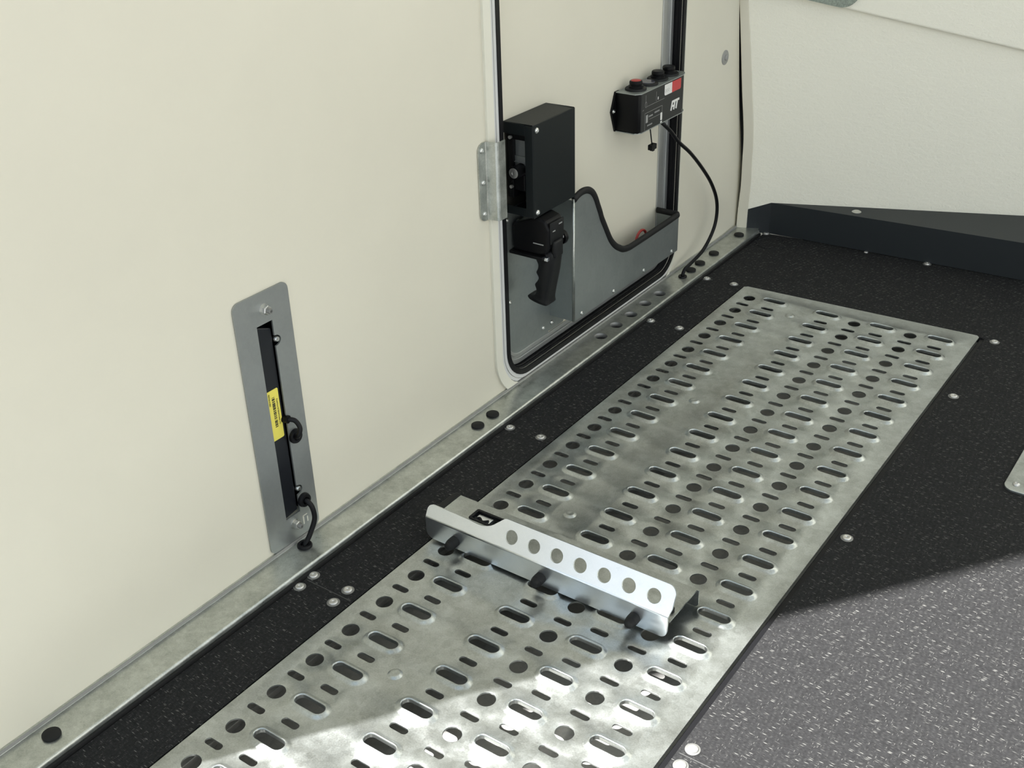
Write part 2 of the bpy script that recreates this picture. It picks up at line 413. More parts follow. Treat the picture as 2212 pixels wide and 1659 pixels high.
# ---- rest of the van body: right wall, ceiling, all outside the frame but lighting the place
bm = bmesh.new(); sheet(bm, [(-1.420, -.06), (1.2, -.06), (1.2, 2.40), (-1.420, 2.40)], [[(-.35, .02), (1.1, .02), (1.1, 2.1), (-.35, 2.1)]], (1.75, 0, 0), Y, Z, -X, 0.03)  # unseen wall; its side opening is added to let light in
struct(link('wall_right', bm, 'liner'))
bm = bmesh.new(); sheet(bm, [(-.50, -1.420), (1.80, -1.420), (1.80, 1.2), (-.50, 1.2)], [[(.25, -.25), (1.55, -.25), (1.55, .75), (.25, .75)]], (0, 0, 2.40), X, Y, -Z, 0.03)  # unseen ceiling; roof hatch cut in to brighten the front end
struct(link('ceiling', bm, 'liner'))
bm = bmesh.new(); sheet(bm, [(-60, -60), (60, -60), (60, 60), (-60, 60)], [], (0, 0, -0.55), X, Y, Z, 0.1)  # unseen ground, added to bounce sunlight into the van
struct(link('floor_yard', bm, 'ground'), 'unseen paving outside the open rear doors, added to bounce light')

# ---- deck
deck = bmesh.new()
plate_hole = [(-0.0310, -1.402), (0.3690, -1.402), (0.3690, 0.0608), (-0.0310, 0.0392)]
outer1 = [(-0.1035, -1.419), (1.75, -1.419), (1.75, 0.50), (-0.1035, 0.285)]
sheet(deck, outer1, [plate_hole], (0, 0, FZ), X, Y, Z, 0.015)
floor = struct(link('floor', deck, 'floor'), 'black textured anti slip deck with pale fibres')
bm = bmesh.new(); box(bm, -0.10, 1.75, -1.405, 1.1, -0.16, -0.13)
link('underfloor', bm, 'dark', floor)
bm = bmesh.new()
box(bm, -0.1005, -0.034, -0.9540, -0.9532, FZ, FZ + .0003); box(bm, 0.372, 0.95, -0.9444, -0.9436, FZ, FZ + .0003)
link('panel_joint', bm, 'joint', floor)
# embossed ring in the deck by the kerb
bm = bmesh.new()
prof = [(0.0240, 0.0), (0.0252, 0.0016), (0.0272, 0.0016), (0.0285, 0.0)]
lathe(bm, (-0.0712, 0.2450, FZ - .0001), Z, prof, 48)
link('embossed_ring', bm, 'floor', floor, smooth=True)

# floor rivets: domed flange rivets with a washer, part of the deck
def rivet_parts():
    bm = bmesh.new(); lathe(bm, (0, 0, 0), Z, [(0, 0), (.0074, 0), (.0074, .0006), (.0070, .0008), (.0, .0008)], 28)
    wsh = link('washer', bm, 'washer', smooth=0.6)
    bm = bmesh.new(); lathe(bm, (0, 0, 0), Z, [(.0054, .0007), (.0054, .0014), (.0048, .0023), (.0032, .0028), (.0028, .0026), (.0024, .0025), (.0018, .0026), (.0012, .0021), (.0008, .0010), (0, .0008)], 28)
    rv = link('rivet', bm, 'alurivet', smooth=0.9)
    return rv, wsh
rv, wsh = rivet_parts(); rv.parent = floor; wsh.parent = rv
rivets = [(-.1000, -.9440), (-.0990, -.9675), (-.0490, -.9415), (-.0482, -.9660), (-.0990, -.5573), (-.0486, -.5550), (-.0996, -.1607), (-.0473, -.1598), (-.0990, .0375), (-.0482, .0410),
          (-.0990, .2850), (.2025, .2995), (.3850, .0552), (.3830, -.1455), (.3797, -.5445), (.3803, -.9335), (.3802, -.9570), (-.099, -1.36), (-.049, -1.36), (.38, -1.36)]
rv.location = (*rivets[0], FZ)
for p in rivets[1:]: dup(rv, (*p, FZ), floor)
bm = bmesh.new(); lathe(bm, (0.0930, 0.2945, FZ), Z, [(0, 0), (.0040, 0), (.0040, .0012), (.0025, .0022), (0, .0024)], 20)
link('small_rivet', bm, 'alurivet', floor, smooth=True)

# ---- plate well: tray under the perforated plate
bm = bmesh.new()
box(bm, -0.0330, 0.371, -1.402, 0.066, -0.044, -0.041)
box(bm, -0.0330, -0.0312, -1.402, 0.066, -0.041, -0.0175); box(bm, 0.3692, 0.371, -1.402, 0.066, -0.041, -0.0175)
box(bm, -0.0330, 0.371, 0.0642, 0.066, -0.041, -0.0175)
box(bm, -0.0312, -0.0125, -1.402, 0.066, -0.0130, -0.0115)
box(bm, 0.3475, 0.3692, -1.402, 0.066, -0.0130, -0.0115)
link('plate_well', bm, 'tray', floor, label='dull metal tray under the perforated plate')
bm = bmesh.new(); box(bm, 0.3622, 0.3688, -1.40, 0.059, -0.0115, -0.0045, .001); box(bm, -0.0308, -0.0285, -1.40, 0.037, -0.0115, -0.0030, .0005)
link('edge_gasket', bm, 'rubber', floor)

# ---- sill along the wall
bm = bmesh.new()
prof = [(-0.1528, 0.0122), (-0.1506, 0.0122), (-0.1504, SZ + .0008), (-0.1498, SZ), (-0.1108, SZ), (-0.1098, SZ + .0001), (-0.1086, SZ - .0006), (-0.1078, SZ - .002), (-0.1075, SZ - .004), (-0.1075, 0.0020), (-0.1100, 0.0020), (-0.1100, 0.0055), (-0.1528, 0.0055)]
end = {}
def sill_y(x): return 0.2556 if x < -0.150 else 0.2741
a = [bm.verts.new((x, -1.395, z)) for x, z in prof]; b = [bm.verts.new((x, 0.262 if x < -0.145 else 0.272, z)) for x, z in prof]
n = len(prof)
for i in range(n):
    if i in (3, 11): continue
    bm.faces.new((a[i], a[(i + 1) % n], b[(i + 1) % n], b[i]))
bm.faces.new(a); bm.faces.new(b[::-1])
cups = [(-.1292, -.2673), (-.1291, -.2207), (-.1287, -.1743), (-.1300, -.1254), (-.1284, -.0787)]
vs, tris, lps = cdt_faces([(-.1498, -1.395), (-.1108, -1.395), (-.1108, .272), (-.1498, .262)], [circle(x_, y_, .0105, 28) for x_, y_ in cups])
tv = [bm.verts.new((p.x, p.y, SZ)) for p in vs]
for g in tris: bm.faces.new([tv[i] for i in g])
sill = struct(link('trim_1', bm, 'galv_sill', smooth=0.9), 'galvanised sill strip along the foot of the wall')
bm = bmesh.new(); box(bm, -0.150, -0.1130, 0.262, 0.285, 0.0055, SZ - .0002); link('sill_end', bm, 'galv_sill', sill)
bm = bmesh.new(); box(bm, -0.1505, -0.1499, -1.395, 0.260, SZ + .0003, 0.0125); link('back_strip', bm, 'upstand', sill, label='flat grey upstand against the wall')
bm = bmesh.new(); box(bm, -0.1100, -0.1045, -1.395, 0.274, -0.008, 0.0019, .0012); link('sill_gasket', bm, 'rubber2', sill, smooth=0.6)
bm = bmesh.new(); lathe(bm, (0, 0, 0), Z, [(0, 0), (.0090, 0), (.0092, .0010), (.0090, .0026), (.0080, .0032), (0, .0034)], 24)
cap = link('plug_cap', bm, 'rubber2', smooth=0.7); cap.parent = sill
caps = [(-.1312, -1.2675), (-.1291, -.5905), (-.1296, -.5553), (-.1293, .0348), (-.1297, .0708), (-.1288, .1237), (-.1292, .2283)]
cap.location = (*caps[0], SZ)
for p in caps[1:]: dup(cap, (*p, SZ), sill)
# countersunk dimples: dull cups and bore, shade inside put into their dark colour
bm = bmesh.new(); lathe(bm, (0, 0, 0), Z, [(.0106, .0), (.0098, -.0008), (.0088, -.0040), (.0086, -.0085)], 28)
cup = link('countersunk_hole', bm, 'washer', smooth=True); cup.parent = sill
bm = bmesh.new(); lathe(bm, (0, 0, 0), Z, [(0, -.0060), (.0086, -.0060), (.0086, -.0064)], 24); bore = link('bore', bm, 'dark', cup)
cup.location = (*cups[0], SZ)
for p in cups[1:]: dup(cup, (*p, SZ), sill)

# ---- kerb across the front of the deck
bm = bmesh.new()
k_f = [(-0.1338, 0.2716, 0.0450), (-0.0952, 0.2878, 0.0600), (0.3518, 0.3119, 0.0658), (1.75, 0.385, 0.0800)]
k_b = [(-0.1338, 0.2716, -0.0015), (-0.0952, 0.2878, -0.0010), (0.3518, 0.3119, -0.0010), (1.75, 0.385, -0.0010)]
bulk_y = lambda x: 0.2878 + (x + 0.0952) * (SD.y / SD.x) - 0.0015
top_back = [(-0.1338, 0.2724, 0.0450), (-0.0945, 0.2885, 0.0600), (0.3518, bulk_y(.3518), 0.0655), (1.75, bulk_y(1.75), 0.080)]
F = [bm.verts.new(p) for p in k_f]; G = [bm.verts.new(p) for p in k_b]; H = [bm.verts.new(p) for p in top_back]
L = [bm.verts.new((p[0], p[1], -0.001)) for p in top_back]
for i in range(3):
    bm.faces.new((G[i], G[i + 1], F[i + 1], F[i])); bm.faces.new((F[i], F[i + 1], H[i + 1], H[i])); bm.faces.new((H[i], H[i + 1], L[i + 1], L[i])); bm.faces.new((L[i], L[i + 1], G[i + 1], G[i]))
bm.faces.new((G[0], F[0], H[0], L[0])); bm.faces.new((G[3], L[3], H[3], F[3]))
kerb = tag(link('front_kerb', bm, 'kerb'), 'long dark slate metal kerb between the deck and the front bulkhead', 'kerb')
bm = bmesh.new(); lathe(bm, (0.0584, 0.3175, 0.0616), Vector((0, 0.0, 1)), [(0, 0), (.0085, 0), (.0085, .0012), (.0055, .0030), (.0025, .0034), (0, .0028)], 24)
link('screw', bm, 'steel', kerb, smooth=0.8)

# ================================================================== DOOR
def door_loop(off, zmin=None, slim=False):
    ro = off if not slim else 0.0080 + (off - 0.0080) * 0.04
    lp = rrect(-0.480 - off, 0.0065 + ro, 0.0245 - off, 1.30 + off, 0.045 + off, 10)
    return [(p[0], max(p[1], zmin)) if zmin is not None else p for p in lp]
bm = bmesh.new(); sheet(bm, rrect(-0.494, 0.0205, 0.010, 1.314, 0.05, 8), [], (LX, 0, 0), Y, Z, X, 0.016)
door = struct(link('door_1', bm, 'wall'), 'recessed cream side door leaf')
bm = bmesh.new(); ring(bm, door_loop(.0200, .0123, True), door_loop(.0350, .0123, True), (WX, 0, 0), Y, Z, X, -.002, .0038)
o = link('door_moulding', bm, 'moulding', door, smooth=0.5); bevel(o, .0030, 3)
bm = bmesh.new()
ring(bm, door_loop(.0080, .0119, True), door_loop(.0135, .0119, True), (WX, 0, 0), Y, Z, X, 0, .0020)
ring(bm, door_loop(.0142, .0117, True), door_loop(.0190, .0117, True), (WX, 0, 0), Y, Z, X, 0, .0014)
o = link('door_frame', bm, 'edge', door, smooth=0.5); bevel(o, .0006, 2)
bm = bmesh.new()
ring(bm, door_loop(.0190, .0115, True), door_loop(.0200, .0115, True), (WX, 0, 0), Y, Z, X, 0, .0006)
ring(bm, door_loop(0.0), door_loop(.0080, .0123), (WX, 0, 0), Y, Z, X, -.0005, .0030)
ring(bm, door_loop(-.0010), door_loop(.0010), (WX, 0, 0), Y, Z, X, -.0155, -.0010)
ring(bm, door_loop(-.0030), door_loop(0.0), (WX, 0, 0), Y, Z, X, -.0155, -.0125)
ring(bm, door_loop(-.0022), door_loop(0.0), (WX, 0, 0), Y, Z, X, -.0085, -.0060)
o = link('door_seal', bm, 'rubber', door, smooth=0.5); bevel(o, .0008, 2)
# aluminium edge profile of the leaf (wider on the hinge side)
bm = bmesh.new()
i0 = rrect(-0.4775, 0.0040, 0.0270, 1.2975, 0.042, 10); i1 = rrect(-0.462, -0.0290, 0.0430, 1.275, 0.030, 10)
i2 = rrect(-0.470, -0.0050, 0.0350, 1.287, 0.036, 10); i3 = rrect(-0.467, -0.0130, 0.0380, 1.283, 0.034, 10)
ring(bm, i1, i3, (LX, 0, 0), Y, Z, X, -.001, .0022); ring(bm, i3, i2, (LX, 0, 0), Y, Z, X, -.001, .0004); ring(bm, i2, i0, (LX, 0, 0), Y, Z, X, -.001, .0030)
o = link('edge_profile', bm, 'alu', door, smooth=0.5); bevel(o, .0012, 3)
# zinc kick sheet low on the leaf
bm = bmesh.new()
sheet(bm, rrect(-0.4615, -0.357, 0.0425, 0.300, (.022, .004, .004, .004), 6), [], (LX + .0012, 0, 0), Y, Z, X, 0.0012)
kick = link('kick_sheet', bm, 'galv_door', door, label='zinc sheet covering the lower left of the door')
bm = bmesh.new(); sheet(bm, rrect(-0.3565, -0.315, 0.044, 0.270, .003, 3), [], (LX + .0008, 0, 0), Y, Z, X, 0.0008); link('back_flange', bm, 'galv_door', kick)
def screw(bm, c, axis, r=.0040):
    lathe(bm, c, axis, [(0, 0), (r, 0), (r, .0008), (r * .8, r * .42), (r * .45, r * .55), (r * .35, r * .30), (0, r * .28)], 20)
for (y, z) in [(-.4539, .1313), (-.3715, .0560), (-.3485, .0560), (-.4552, .2558), (-.4292, .2458)]:
    bm = bmesh.new(); screw(bm, (LX + .0012, y, z), X, .0036); link('screw', bm, 'steel', door, smooth=0.8)

# ================================================================== THINGS ON THE DOOR
# ---- metal pocket with rubber edging
PX = -0.1250
pk = thing('door_pocket', 'open zinc sheet pocket with a wavy black rubber edge on the side door', 'pocket', (LX, -0.19, 0.0690))
top = [(-0.3505, .2600), (-0.3420, .2636), (-0.3330, .2655), (-0.3230, .2655), (-0.3140, .2635), (-0.3050, .2590), (-0.2975, .2515), (-0.2915, .2420), (-0.2862, .2310), (-0.2805, .2200), (-0.2753, .2080), (-0.2670, .1940), (-0.2588, .1800), (-0.2500, .1660), (-0.2406, .1555), (-0.2310, .1475), (-0.2222, .1420), (-0.2130, .1368), (-0.2040, .1338), (-0.1940, .1322), (-0.1835, .1315), (-0.1320, .1318), (-0.0707, .1325), (-0.0312, .1335)]
bm = bmesh.new()
T_ = 0.0014
fr = [(-0.3512, .0695), (-0.0285, .0695)] + top[::-1]
fr[2] = (-0.0285, .1335)
fr[-1] = (-0.3512, .2600)
prism(bm, fr, (PX, 0, 0), Y, Z, X * -T_)
front = link('front_sheet', bm, 'galv_door', pk)
bm = bmesh.new(); prism(bm, [(LX, .0700), (PX - T_, .0695), (PX - T_, .2600), (LX, .2600)], (0, -0.3526, 0), X, Z, Y * T_); link('side_sheet', bm, 'galv_door', pk)
bm = bmesh.new(); prism(bm, [(LX + .0035, .0695), (PX - T_, .0695), (PX - T_, .1335), (LX + .0035, .1335)], (0, -0.0299, 0), X, Z, Y * T_); link('side_sheet', bm, 'galv_door', pk)
bm = bmesh.new(); box(bm, LX, PX - T_, -.3510, -.0300, .0695, .0709); link('bottom_sheet', bm, 'galv_door', pk)
bm = bmesh.new(); tube(bm, [(PX - .0008, -0.3518, .0697), (PX - .0008, -0.3518, .262)], .0021, 12); link('folded_corner', bm, 'galv_sill', pk, smooth=True)  # lighter zinc than the sheets, imitates the highlight along the bend
crv = spline([(PX - .0007, y, z + .0005) for y, z in top], 3)[:]
cor = [(PX - .0007, -.0312, .134), (PX - .0020, -.0295, .1342), (PX - .0050, -.0290, .1342), (PX - .02, -.0290, .1342), (LX + .003, -.0290, .1342)]
bm = bmesh.new(); tube(bm, crv + [Vector(p) for p in cor[1:]], .0042, 12, up=(1, 0, 0), sx=.95, sy=1.25)
link('rubber_edging', bm, 'rubber2', pk, smooth=True, label='black rubber edging')
for y in (-.3312, -.2382, -.1437, -.0501):
    bm = bmesh.new(); screw(bm, (PX, y, .0755), X, .0031); link('screw', bm, 'steel', pk, smooth=0.8)
# red strap ring lying inside the pocket
bm = bmesh.new()
tube(bm, spline([(-.150, -.110 + .017 * math.cos(a_), .111 + .017 * math.sin(a_)) for a_ in [2 * PI * k / 12 for k in range(12)]], 4, True), .0022, 8)
tube(bm, [(-.150, -.110, .094), (-.150, -.110, .0750)], .0045, 10)
tag(link('red_pull_ring', bm, 'redplastic', smooth=True), 'red plastic ring just peeking out of the door pocket', 'ring')

# ---- dark latch cover box
bx = thing('latch_cover_box', 'dark grey metal latch box on the door, open at its left side', 'latch box', (LX, -.404, .268))
x0, x1, y0, y1, z0, z1 = LX + .0003, -0.1210, -0.4555, -0.3545, 0.2680, 0.3945
t_ = .0014
bm = bmesh.new()
box(bm, x1 - t_, x1, y0, y1, z0, z1); link_front = bm
box(bm, x0, x1 - t_, y0, y1, z1 - t_, z1); box(bm, x0, x1 - t_, y0, y1, z0, z0 + t_); box(bm, x0, x1 - t_, y1 - t_, y1, z0 + t_, z1 - t_)
bmesh.ops.remove_doubles(bm, verts=bm.verts[:], dist=1e-6)
o = link('cover', bm, 'coat', bx); bevel(o, .0008, 2)
bm = bmesh.new(); box(bm, x1 - .0125, x1 - .0001, y0 - .0014, y0, z0 + .001, z1 - .001, .0005); link('front_lip', bm, 'coat', bx)
bm = bmesh.new(); box(bm, x0, x1 - .0128, y0 - .0012, y0, z1 - .0150, z1 - .0002, .0003); link('top_lip', bm, 'coat', bx)
bm = bmesh.new(); box(bm, x0, x1 - .0128, y0 - .0012, y0, z0 + .0002, z0 + .0120, .0003); link('bottom_lip', bm, 'coat', bx)
bm = bmesh.new(); box(bm, x0, x0 + .001, y0 + .002, y1 - .003, z0 + .003, z1 - .003); link('back_sheet', bm, 'coat_in', bx)
for (y, z) in ((-.4470, .3865), (-.4480, .2740)):
    bm = bmesh.new(); screw(bm, (x1, y, z), X, .0040); link('screw', bm, 'steel', bx, smooth=0.8)
lm = bpy.data.objects.new('latch_mechanism', None)
bm = bmesh.new(); tube(bm, [(-.146, -.4660, .3300), (-.146, -.4250, .3300)], .0088, 20)
latch = link('latch_barrel', bm, 'plastic', bx, smooth=0.8)
bm = bmesh.new(); lathe(bm, (-.146, -.4662, .3300), -Y, [(.0070, -.0005), (.0070, .0006), (.0058, .0010), (.0024, .0010), (.0022, .0002), (0, .0001)], 22)
link('barrel_end', bm, 'alurivet', latch, smooth=0.7)
bm = bmesh.new(); box(bm, -.160, -.134, -.4500, -.4460, .3395, .3405); box(bm, -.1580, -.1355, -.446, -.4445, .3405, .3700); box(bm, -.158, -.1345, -.4480, -.4470, .3330, .3480)
link('latch_plate', bm, 'grey_plate', latch)
bm = bmesh.new(); box(bm, -.164, -.156, -.4530, -.430, .290, .384, .001); box(bm, -.158, -.139, -.4500, -.430, .300, .324, .002); box(bm, -.162, -.1345, -.451, -.44, .3705, .3785, .001)
link('latch_body', bm, 'plastic', latch)
bm = bmesh.new(); box(bm, -.1440, -.1345, -.4480, -.4420, .3140, .3240, .002); link('striker', bm, 'white', latch)
for z in (.3740, .3060):
    bm = bmesh.new(); tube(bm, [(-.1585, -.4560, z), (-.1585, -.449, z)], .0024, 12); link('pin', bm, 'alurivet', latch, smooth=0.7)

# ---- galvanised striker bracket bridging the frame
bm = bmesh.new()
pr = [(-.5335, WX + .0022), (-.5198, WX + .0022), (-.5180, WX + .0035), (-.5165, -.1365), (-.5150, -.1345), (-.5135, -.1340), (-.4590, -.1340)]
zt, zb = .3862, .2815
rows = 6
def band(bm, pr, ztf, zbf, th):
    A_ = []; n_ = len(pr)
    for k, (y, x) in enumerate(pr):
        p = pr[max(k - 1, 0)]; q = pr[min(k + 1, n_ - 1)]
        tx = Vector((q[1] - p[1], q[0] - p[0], 0)).normalized(); nn = Vector((tx.y, -tx.x, 0))
        A_.append([bm.verts.new(Vector((x, y, zbf(y))) ), bm.verts.new(Vector((x, y, ztf(y)))), bm.verts.new(Vector((x, y, ztf(y))) - nn * th), bm.verts.new(Vector((x, y, zbf(y))) - nn * th)])
    for a_, b_ in zip(A_, A_[1:]):
        for i in range(4): bm.faces.new((a_[i], a_[(i + 1) % 4], b_[(i + 1) % 4], b_[i]))
    bm.faces.new(A_[0]); bm.faces.new(A_[-1][::-1])
yy = [-.5345 + .011 * (1 - math.cos(PI / 2 * k / 6)) for k in range(7)]
pr = [(y, WX + .0022) for y in yy] + [(-.5198, WX + .0022), (-.5185, WX + .0030), (-.5165, -.1375), (-.5150, -.1350), (-.5130, -.1342), (-.4990, -.1342)]
def rz(y, z_, sgn):
    d = max(0.0, (-.5235) - y); 
    return z_ - sgn * (.011 - math.sqrt(max(0, .011 ** 2 - d * d)))
band(bm, pr, lambda y: rz(y, zt, 1), lambda y: rz(y, zb, -1), .0016)
hb = link('striker_bracket', bm, 'galv_sill', smooth=0.35)
tag(hb, 'folded galvanised bracket screwed to the wall left of the dark latch box', 'bracket')
for (y, z) in ((-.5272, .3765), (-.5266, .3340), (-.5262, .2915)):
    bm = bmesh.new(); screw(bm, (WX + .0022, y, z), X, .0036); link('screw', bm, 'steel', hb, smooth=0.8)

# ---- pistol grip release handle
gp = thing('pistol_grip_handset', 'black pistol grip handset with finger grooves hanging below the latch box', 'handset', (LX, -.430, .128))
def rloop(pts, n=5): return [(p.x, p.z) for p in spline([(a_, 0, b_) for a_, b_ in pts], n, True)]
grip = [(-.1310, .2140), (-.1318, .2030), (-.1280, .1945), (-.1284, .1880), (-.1312, .1815), (-.1275, .1745), (-.1296, .1690), (-.1340, .1625), (-.1318, .1550), (-.1340, .1480), (-.1400, .1440), (-.1465, .1428), (-.1440, .1375), (-.1330, .1340), (-.1190, .1325), (-.1130, .1345), (-.1135, .1420), (-.1110, .1560), (-.1062, .1780), (-.1035, .1930), (-.1025, .2140), (-.1180, .2180)]
bm = bmesh.new(); lp = rloop(grip, 4)
def lens(bm, lp, yc, hw, levels=((-1, .93), (-.86, .985), (-.5, 1.0), (.5, 1.0), (.86, .985), (1, .93))):
    cx = sum(p[0] for p in lp) / len(lp); cz = sum(p[1] for p in lp) / len(lp); rings = []
    for h, s_ in levels:
        inset = (1 - s_) * .03
        rg = []
        n_ = len(lp)
        for i, p in enumerate(lp):
            a_ = lp[(i - 1) % n_]; b_ = lp[(i + 1) % n_]
            tx, tz = b_[0] - a_[0], b_[1] - a_[1]; l_ = math.hypot(tx, tz) or 1
            nx, nz = tz / l_, -tx / l_
            rg.append(bm.verts.new((p[0] + nx * inset * sg, yc + h * hw, p[1] + nz * inset * sg)))
        rings.append(rg)
    for a_, b_ in zip(rings, rings[1:]):
        for i in range(len(lp)): j = (i + 1) % len(lp); bm.faces.new((a_[i], a_[j], b_[j], b_[i]))
    bm.faces.new(rings[0]); bm.faces.new(rings[-1][::-1])
area = sum(lp[i][0] * lp[(i + 1) % len(lp)][1] - lp[(i + 1) % len(lp)][0] * lp[i][1] for i in range(len(lp)))
sg = -1 if area > 0 else 1
lens(bm, lp, -.4290, .0125)
link('grip', bm, 'plastic2', gp, smooth=0.9)
bm = bmesh.new()
head = [(-.1650, .2110), (-.1200, .2110), (-.1085, .2150), (-.1050, .2240), (-.1045, .2500), (-.1100, .2620), (-.1250, .2660), (-.1650, .2500)]
prism(bm, head, (0, -.4470, 0), X, Z, Y * .040)
o = link('head', bm, 'plastic', gp); bevel(o, .0035, 3)
bm = bmesh.new(); box(bm, -.1055, -.1030, -.4435, -.4110, .2290, .2600, .0012, 2)
face = link('face_panel', bm, 'plastic2', gp, smooth=0.6)
bm = bmesh.new(); box(bm, -.1032, -.1026, -.4390, -.4330, .2465, .2480); box(bm, -.1032, -.1026, -.4240, -.4160, .2530, .2548); link('marking', bm, 'greyprint', face, label='pale grey markings')
bm = bmesh.new(); box(bm, -.1060, -.0985, -.4395, -.4190, .2080, .2330, .003, 3); link('trigger_cover', bm, 'plastic2', gp, smooth=0.6)
bm = bmesh.new(); box(bm, -.0988, -.0984, -.4200, -.4185, .2330, .2360); link('marking', bm, 'greyprint', gp)
bm = bmesh.new(); box(bm, -.1300, -.1130, -.4474, -.4469, .2275, .2290); link('marking', bm, 'greyprint', gp)
bm = bmesh.new(); box(bm, -.168, -.1125, -.4520, -.4380, .2065, .2115, .0015, 2); link('guard_bar', bm, 'plastic', gp, smooth=0.6)
bm = bmesh.new(); box(bm, -.1130, -.1070, -.4470, -.4380, .2045, .2100, .001); link('metal_clip', bm, 'galv_bar', gp)
bm = bmesh.new(); lathe(bm, (-.1130, -.4060, .2260), Y, [(0, -.001), (.0105, -.001), (.0110, .004), (.0090, .008), (0, .009)], 22); link('side_knob', bm, 'plastic', gp, smooth=0.9)
for (x, z) in ((-.1210, .2030), (-.1300, .1470)):
    bm = bmesh.new(); lathe(bm, (x, -.4403, z), -Y, [(.0012, -.001), (.0012, .0004), (0, .0005)], 12); link('screw', bm, 'washer', gp)
bm = bmesh.new(); box(bm, LX + .0012, -.160, -.4420, -.4150, .2130, .2450, .002); link('mounting_block', bm, 'plastic', gp)

# ---- control box with push buttons
ct = thing('control_box', 'black control box with push buttons and a red and white label on the door', 'control box', (LX, -.100, .305))
cx0, cx1, cy0, cy1, cz0, cz1 = LX + .003, -.1272, -.1703, -.0370, .3060, .3668
bm = bmesh.new(); box(bm, cx0, cx1, cy0, cy1, cz0 + .0015, cz1 - .0015, .0015, 2)
body = link('housing', bm, 'plastic', ct, smooth=0.6)
bm = bmesh.new()
prism(bm, [(cx0 - .001, cy0 - .001), (cx1 - .006, cy0 - .001), (cx1 + .001, cy0 + .008), (cx1 + .001, cy1 + .005), (cx1 - .002, cy1 + .016), (cx1 - .006, cy1 + .022), (cx1 - .012, cy1 + .0235), (cx0 - .001, cy1 + .0235)], (0, 0, cz1 - .0014), X, Y, Z * .0014)
o = link('top_plate', bm, 'galv_door', ct, label='zinc top plate'); bevel(o, .0004)
bm = bmesh.new()
prism(bm, [(cx0 - .001, cy0 - .001), (cx1 - .006, cy0 - .001), (cx1 + .001, cy0 + .008), (cx1 + .001, cy1 + .005), (cx1 - .002, cy1 + .016), (cx1 - .006, cy1 + .022), (cx1 - .012, cy1 + .0235), (cx0 - .001, cy1 + .0235)], (0, 0, cz0), X, Y, Z * .0014)
link('bottom_plate', bm, 'galv_door', ct)
bm = bmesh.new(); prism(bm, [(cy0 + .0085, cz0 + .0014), (cy1 + .004, cz0 + .0014), (cy1 + .004, cz1 - .0014), (cy0 + .0085, cz1 - .0014)], (cx1 + .0002, 0, 0), Y, Z, X * .0008); fp = link('front_plate', bm, 'coat_front', ct)
bm = bmesh.new(); prism(bm, [(cx1 - .0062, cy0), (cx1 + .0008, cy0 + .0085), (cx1 - .0005, cy0 + .0095), (cx1 - .0075, cy0 + .001)], (0, 0, cz0 + .0014), X, Y, Z * (cz1 - cz0 - .0028)); link('corner_bevel', bm, 'coat_front', ct)
bm = bmesh.new(); prism(bm, [(cy0 - .0130, .3381), (cy0 - .0010, cz0), (cy0 + .01, cz0), (cy0 + .01, cz1), (cy0 - .0010, cz1)], (LX, 0, 0), Y, Z, X * .0032); link('mounting_ear', bm, 'plastic', ct)
bm = bmesh.new(); screw(bm, (LX + .0032, cy0 - .0075, .3385), X, .0034); link('screw', bm, 'steel', ct, smooth=0.8)
def button(y, x, kind):
    bm = bmesh.new(); lathe(bm, (x, y, cz1), Z, [(0, 0), (.0165, 0), (.0165, .0018), (.0155, .0030), (.0120, .0034), (0, .0034)], 30)
    bz = link('button_bezel', bm, 'plastic2', ct, smooth=0.7)
    if kind == 'flat':
        bm = bmesh.new(); lathe(bm, (x, y, cz1 + .0032), Z, [(.0115, 0), (.0110, .0010), (0, .0012)], 28); link('button_lens', bm, 'lens', bz, smooth=0.7)
    else:
        bm = bmesh.new(); lathe(bm, (x, y, cz1 + .0030), Z, [(.0112, 0), (.0112, .0030), (.0096, .0036), (.0096, .0056), (.0100, .0062), (.0098, .0092), (.0085, .0105), (0, .0108)], 28)
        kb = link('button_cap', bm, 'plastic', bz, smooth=0.6)
        if kind == 'red':
            bm = bmesh.new(); lathe(bm, (x, y, cz1 + .0136), Z, [(.0078, 0), (.0070, .0006), (0, .0010)], 26); link('red_insert', bm, 'redplastic', bz, smooth=0.7, label='red button top')
bxm = -.1475
button(-.1440, bxm, 'red'); button(-.1085, bxm, 'flat'); button(-.0765, bxm, 'knob'); button(-.0420, bxm, 'knob')
# printed front
FXP = cx1 + .0011
def strip(bm, y0, z0, y1, z1, w_=.0004, h=.0002):
    d = Vector((0, y1 - y0, z1 - z0)); l_ = d.length or 1; d /= l_; nn = Vector((0, -d.z, d.y)) * (w_ / 2)
    p = [Vector((0, y0, z0)) - nn, Vector((0, y1, z1)) - nn, Vector((0, y1, z1)) + nn, Vector((0, y0, z0)) + nn]
    prism(bm, [(q.y, q.z) for q in p], (FXP, 0, 0), Y, Z, X * h)
bm = bmesh.new(); prism(bm, [(p[0], p[1]) for p in rrect(-.0925, -.0690, .3475, .3640, (.003, .0, .0, .0), 4)], (FXP - .0002, 0, 0), Y, Z, X * .0005); wl = link('label_white', bm, 'white', ct, label='white end of the label')
bm = bmesh.new(); prism(bm, [(p[0], p[1]) for p in rrect(-.0690, -.0400, .3475, .3640, (.0, .003, .0, .0), 4)], (FXP - .0002, 0, 0), Y, Z, X * .0005); link('label_red', bm, 'red', ct, label='red end of the label')
bm = bmesh.new()
for k in range(3):
    c_ = (-.0895 + .005 * k, .3545); pp = [(c_[0] + .0020 * math.cos(a_), c_[1] + .0022 * math.sin(a_)) for a_ in [2 * PI * i / 10 for i in range(11)]]
    for p, q in zip(pp, pp[1:]): strip(bm, p[0], p[1], q[0], q[1], .0004, .0004)
link('bike_sketch', bm, 'greyprint', wl)
bm = bmesh.new()
